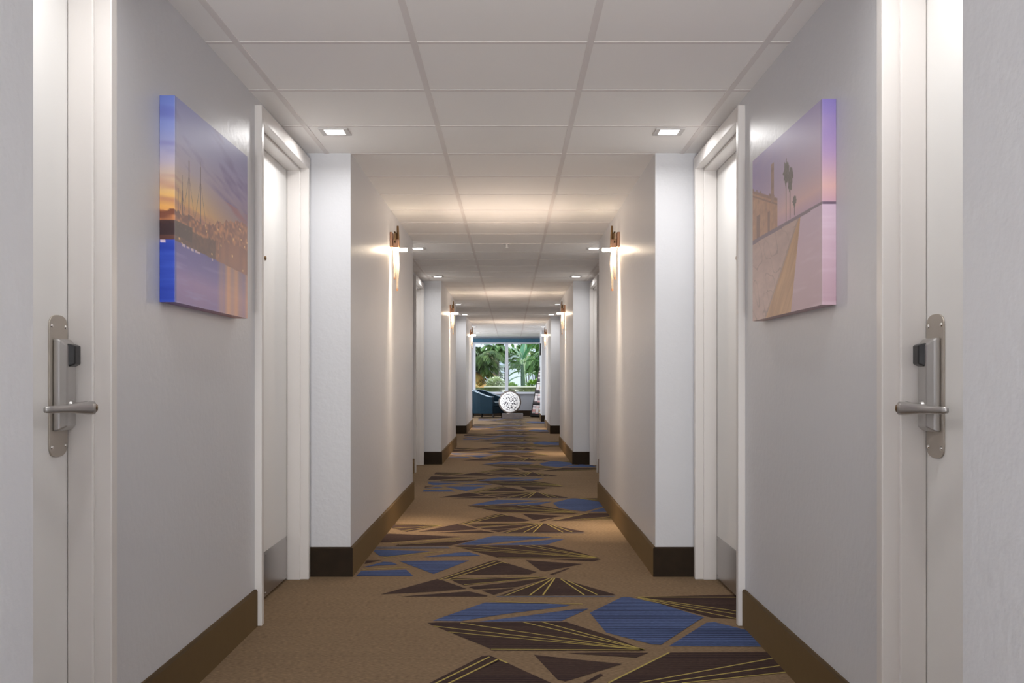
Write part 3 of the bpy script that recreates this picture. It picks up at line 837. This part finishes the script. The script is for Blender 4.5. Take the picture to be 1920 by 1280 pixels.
# ------------------------------------------------------------------ brochure rack
RX, RY = .86, 28.25; ang = math.radians(-58)
rk = empty('brochure_rack', (RX, RY, 0), ang)
tag(rk, 'black stepped brochure rack standing right of the far window', 'rack')
q = MB()                                                # local: front faces -y, width along x
for sx in (-.27, .25):
    q.prism([(-.20, 0), (.16, 0), (.16, 1.36), (.10, 1.36)], 'x', sx, sx+.02)
q.build('rack_side', M['rack'], rk)
q = MB(); q.box(-.25, .25, .13, .15, .03, 1.34); q.build('rack_back', M['rack'], rk)
q = MB(); q.box(-.27, .27, .09, .16, 1.36, 1.40); q.build('rack_header', M['rack'], rk)
tiers = [(.045, -.175), (.365, -.105), (.685, -.04), (1.005, .02)]
mk = [M['paper_pink'], M['paper'], M['paper_gold'], M['paper'], M['paper_dark']]
wordpos = ['bottom', 'second lowest', 'second highest', 'top']; colpos = ['leftmost', 'middle', 'rightmost']
for ti, (z, yy) in enumerate(tiers):
    q = MB(); q.box(-.25, .25, yy, .13, z-.015, z); q.box(-.25, .25, yy-.006, yy+.002, z-.015, z+.05); q.build('rack_tier', M['rack'], rk)
    for ci in range(3):
        b = MB(); h = .285; w = .145; lean = .045
        x0 = -.238+ci*.16
        def bx(z0, z1, mi, proud):
            y0 = yy+.010+lean*z0/h; y1 = yy+.010+lean*z1/h
            vs = []
            for (zz, ya) in ((z0, y0), (z1, y1)):
                vs += [(x0, ya-proud, z+.001+zz), (x0+w, ya-proud, z+.001+zz), (x0+w, ya+.022, z+.001+zz), (x0, ya+.022, z+.001+zz)]
            b.add(vs, [(0,3,2,1),(4,5,6,7),(0,1,5,4),(1,2,6,5),(2,3,7,6),(3,0,4,7)], mi)
        sd = (ti*3+ci) % 5
        bx(0, h, 0, 0); bx(.02, .075, 2, .0006); bx(.10, .20 if sd % 2 else .17, 1, .0006); bx(h-.06, h-.03, 2, .0006)
        o = b.build('brochure', [M['paper'], mk[sd], [M['paper_dark'], M['paper_pink']][ci % 2]], loc=(RX, RY, 0))
        o.rotation_euler = (0, 0, ang)
        tag(o, '%s stack of brochures on the %s tier of the black rack' % (colpos[ci], wordpos[ti]), 'brochure', 'brochures on the stepped rack')

# black screen seen edge-on
q = MB(); q.box(-.03, 0, -.30, .30, 0, .30); sc_ = q.build('wall_screen', M['black'], loc=(XI[1], 26.30, 1.665), bevel=.004)
tag(sc_, 'thin black screen seen edge on, right of the far window', 'screen')
q = MB(); q.box(-.0315, -.030, -.285, .285, .015, .285); q.build('display_panel', M['screen'], sc_)

# ------------------------------------------------------------------ garden outside
g = MB(); g.box(-14, 14, Y_FAR+.2, 62, -.12, -.02)
tag(g.build('garden_lawn', M['lawn']), 'green lawn outside the far window', 'lawn', kind='structure')
def at(px, py, Y): return Vector(((px-VX)*Y/F, Y, CZ-(py-VY)*Y/F))
gw = empty('garden_wall', (0, 31.0, -.02)); tag(gw, 'low mossy garden wall with cream coping outside the window', 'garden wall')
q = MB(); q.box(-3, 2.4, -.1, .1, 0, .815); q.build('wall_body', M['mossy'], gw)
q = MB(); q.box(-.80, 2.42, -.14, .13, .816, .860); q.build('coping', M['coping'], gw, bevel=.008)

def leaf_strip(mb, p0, d, L, w, droop, n=5, mi=0, fold=.25, rng=random, tip=.05):
    """a thin blade, bent by gravity, with a folded midrib"""
    d = Vector(d).normalized(); p = Vector(p0); sidev = d.cross(Vector((0, 0, 1)))
    if sidev.length < .05: sidev = Vector((1, 0, 0))
    sidev.normalize(); vs = []
    for k in range(n+1):
        t = k/n; ww = w*(math.sin(PI*min(1, t*.86+.12))**.8)+tip*w*0
        up = sidev.cross(d).normalized()
        vs += [p-sidev*ww+up*ww*fold, p, p+sidev*ww+up*ww*fold]
        d = (d+Vector((0, 0, -droop/n))).normalized(); p = p+d*(L/n)
    fs = []
    for k in range(n):
        a = k*3; fs += [(a, a+1, a+4, a+3), (a+1, a+2, a+5, a+4)]
    mb.add(vs, fs, mi, True)
def palm(name, base, h, crowns, label, spread, mats, seed, group=None, nf=26, leaf=.42, trunk_r=.12):
    rng = random.Random(seed)
    root = empty(name, base); tag(root, label, 'plant', 'garden palms outside the far window' if name == 'garden_palm' else None)
    t = MB(); t.tube([(0, 0, 0), (.03, 0, h*.5), (0, 0, h)], [trunk_r*1.2, trunk_r, trunk_r*.9], 10); t.build('trunk', M['bark'], root)
    c = MB()
    for (cz, sp, mi, cnt) in crowns:
        for i in range(cnt):
            a = 2*PI*i/cnt+rng.uniform(-.2, .2); el = rng.uniform(-.35, .9)
            d = Vector((math.cos(a)*math.cos(el), math.sin(a)*math.cos(el), math.sin(el)))
            L = sp*rng.uniform(.75, 1.1); p = Vector((0, 0, cz)); n = 9
            dd = d.copy()
            for k in range(n):
                q = p+dd*(L/n)
                c.tube([p, q], .008, 4, mi, False)
                sv = dd.cross(Vector((0, 0, 1))).normalized() if abs(dd.z) < .98 else Vector((1, 0, 0))
                if k > 0:
                    for sg in (-1, 1):
                        for rep in (0, .5):
                            leaf_strip(c, p+(q-p)*rep, dd*.55+sv*sg*.8+Vector((0, 0, rng.uniform(-.2, .15))), leaf*(1-.5*k/n)*rng.uniform(.8, 1.1), .022, 1.0, 3, mi, .3)
                p = q; dd = (dd+Vector((0, 0, -.16))).normalized()
    c.build('fronds', mats, root, recalc=False)
    return root
def bush(name, base, r, label, m, seed, cnt=420, lw=.05, ll=.16, cat='shrub', sc=(1, 1, 1), cz=.0, group='garden bushes outside the far window'):
    rng = random.Random(seed); root = empty(name, base); tag(root, label, cat, group)
    st = MB()
    for i in range(7):
        a = 2*PI*i/7; st.tube([(0, 0, 0), (math.cos(a)*r*.25, math.sin(a)*r*.25, r*.5+cz), (math.cos(a)*r*.5*sc[0], math.sin(a)*r*.5*sc[1], r*1.0*sc[2]+cz)], [.02, .014, .006], 6)
    st.build('stems', M['bark'], root)
    b = MB()
    for i in range(cnt):
        th = math.acos(rng.uniform(-.75, 1)); ph = rng.uniform(0, 2*PI); rr = r*rng.uniform(.45, 1)**.5
        d = Vector((math.sin(th)*math.cos(ph), math.sin(th)*math.sin(ph), math.cos(th)))
        p = Vector((d.x*rr*sc[0], d.y*rr*sc[1], d.z*rr*sc[2]+r*sc[2]*.95+cz))
        leaf_strip(b, p, d+Vector((rng.uniform(-.6, .6), rng.uniform(-.6, .6), rng.uniform(-.3, .6))), ll*rng.uniform(.7, 1.2), lw*rng.uniform(.7, 1.1), .6, 3, 0, .25)
    b.build('leaves', m, root, recalc=False)
    return root
# left pane: palms and dense planting
palm('garden_palm', (-1.02, 34.0, -.02), 1.75, [(1.85, .95, 0, 20), (1.55, .8, 0, 12), (1.25, .62, 1, 9)], 'dark bushy palm with drooping fronds outside the left pane', .9, [M['leaf_dark'], M['frond_dry']], 11)
palm('garden_palm', (-.52, 36.5, -.02), 2.1, [(2.2, .62, 0, 16), (1.95, .5, 0, 10)], 'smaller palm behind the bushy palm, nearer the mullion', .7, [M['leaf_mid'], M['frond_dry']], 12, leaf=.36)
palm('ornamental_grass', (-1.08, 32.7, -.02), .25, [(.72, .62, 0, 16), (.55, .5, 0, 10)], 'yellowing fan of grassy leaves low in the left pane', .5, [M['frond_dry'], M['frond_dry']], 13, leaf=.3, trunk_r=.07)
bush('garden_bush', (-1.28, 38.5, -.02), 1.0, 'dense green bush behind the palms at the left edge of the window', M['leaf_dark'], 21, 700, .08, .24, cz=.25)
bush('garden_bush', (-.46, 31.75, -.02), .29, 'round pale variegated bush on the garden wall in the left pane', M['leaf_pale'], 22, 520, .035, .09, sc=(.9, .8, .72), cz=.70)
# right pane: banana plant with big paddle leaves
bp = empty('banana_plant', (.40, 33.2, -.02)); tag(bp, 'banana plant with big paddle leaves and pale stems in the right pane', 'plant')
q = MB(); q.tube([(0, 0, 0), (.01, 0, .8), (-.02, 0, 1.55)], [.085, .075, .05], 10); q.build('trunk', M['stem_dark'], bp)
q = MB()
for pts in ([(.0, 0, .9), (.05, -.02, 1.4), (.02, 0, 1.75), (-.12, 0, 2.05)], [(.02, 0, 1.4), (.14, -.02, 1.75), (.24, 0, 2.02)], [(.02, 0, 1.1), (.2, 0, 1.25), (.42, 0, 1.32)],
            [(-.02, 0, 1.5), (-.1, 0, 1.85), (-.3, 0, 2.1)], [(.05, 0, .5), (.08, 0, 1.0), (.06, 0, 1.5)], [(.02, 0, 1.5), (.05, 0, 1.9), (.1, 0, 2.25)]):
    q.tube(pts, [.022, .018, .014, .008][:len(pts)], 6)
q.build('stems', M['stem'], bp)
for i, (p, d, L, w, dr) in enumerate([((-.03, 0, 1.5), (-1, -.15, .5), .62, .15, .9), ((-.03, 0, 1.3), (-1, .1, .25), .55, .17, 1.3), ((-.03, 0, 1.15), (-.9, -.2, .1), .85, .13, 1.6),
        ((.02, 0, 1.6), (1, -.1, .7), .75, .14, 1.3), ((.02, 0, 1.7), (.4, -.2, 1), .7, .13, .9), ((-.02, 0, 1.7), (-.5, .2, 1), .7, .13, 1.0), ((.03, 0, 1.3), (1, .15, .3), .7, .13, 1.6), ((.0, 0, 1.75), (.1, .3, 1), .6, .12, .7)]):
    q = MB(); leaf_strip(q, p, d, L, w, dr, 8, 0, .22); q.build('leaf', M['leaf_banana'], bp, recalc=False)
palm('garden_palm', (.98, 35.5, -.02), 1.7, [(1.9, .85, 0, 18), (1.6, .7, 0, 10)], 'feathery green palm at the right edge of the window', .8, [M['leaf_mid'], M['frond_dry']], 14)
bush('garden_bush', (.72, 38.0, -.02), .9, 'tall leafy bush high behind the banana plant', M['leaf_mid'], 24, 520, .07, .22, cz=1.35, sc=(1, 1, .6))
bush('garden_bush', (.72, 31.8, -.02), .25, 'bright lime bush low in the right pane beside the banana trunk', M['leaf_lime'], 23, 420, .035, .11, cz=.62, sc=(1, .8, .8))
bush('garden_bush', (.02, 32.5, -.02), .22, 'low lime bush beside the mullion in the right pane', M['leaf_lime'], 25, 300, .035, .11, cz=.60, sc=(1.1, .8, .7))
# house behind
hs = empty('garden_house', (0, 46, -.02)); tag(hs, 'white house with broad eave behind the garden plants', 'building')
q = MB(); q.box(-5, 5, 0, 6, 0, 4.6); q.build('house_wall', M['house'], hs)
q = MB(); q.box(-1.2, .9, -.9, 0, 2.35, 2.55); q.box(-5.2, 5.2, -.35, 0, 3.4, 3.6); q.build('eave', M['house_trim'], hs)
q = MB(); q.box(-.62, -.1, -.55, 0, 1.68, 2.35); q.build('balcony_panel', M['house_shade'], hs)
for x0, x1, z0, z1 in ((-.30, -.06, .7, 1.6), (.1, .34, 1.55, 1.72), (1.1, 1.7, 1.0, 2.0), (-3, -2.2, 1, 2.1)):
    q = MB(); q.box(x0, x1, -.03, 0, z0, z1); q.build('house_window', M['house_dark'], hs)
sd = empty('garden_shed', (-.62, 42.0, -.02)); tag(sd, 'small pale shed with pointed gable seen between the palms and mullion', 'shed')
q = MB(); q.prism([(-.30, 0), (.36, 0), (.36, 1.35), (.10, 1.38), (-.02, 1.88), (-.1, 1.9), (-.18, 1.80), (-.24, 1.38), (-.30, 1.35)], 'y', 0, .8); q.build('shed_wall', M['house_trim'], sd)
q = MB(); q.box(-.32, .38, -.03, 0, 1.30, 1.37); q.build('shed_band', M['house_shade'], sd)

# ------------------------------------------------------------------ sky
w = bpy.data.worlds.new('sky'); scn.world = w; w.use_nodes = True
bgn = w.node_tree.nodes['Background']
bgn.inputs['Color'].default_value = (0.86, 0.93, 1.0, 1); bgn.inputs['Strength'].default_value = 2.6

# ------------------------------------------------------------------ camera
cd = bpy.data.cameras.new('camera'); cam = bpy.data.objects.new('camera', cd); COL.objects.link(cam)
cam.location = (0, 0, CZ); cam.rotation_euler = (PI/2, 0, 0)
cd.sensor_width = 36; cd.lens = 36*F/1920; cd.shift_x = (960-VX)/1920; cd.shift_y = (VY-640)/1920
cd.clip_start = .05; cd.clip_end = 200
scn.camera = cam
vs_ = scn.view_settings
scn.display_settings.display_device = 'sRGB'
vs_.view_transform = 'Standard'; vs_.look = 'None'; vs_.gamma = 1.0; vs_.exposure = 0.2; vs_.use_curve_mapping = False
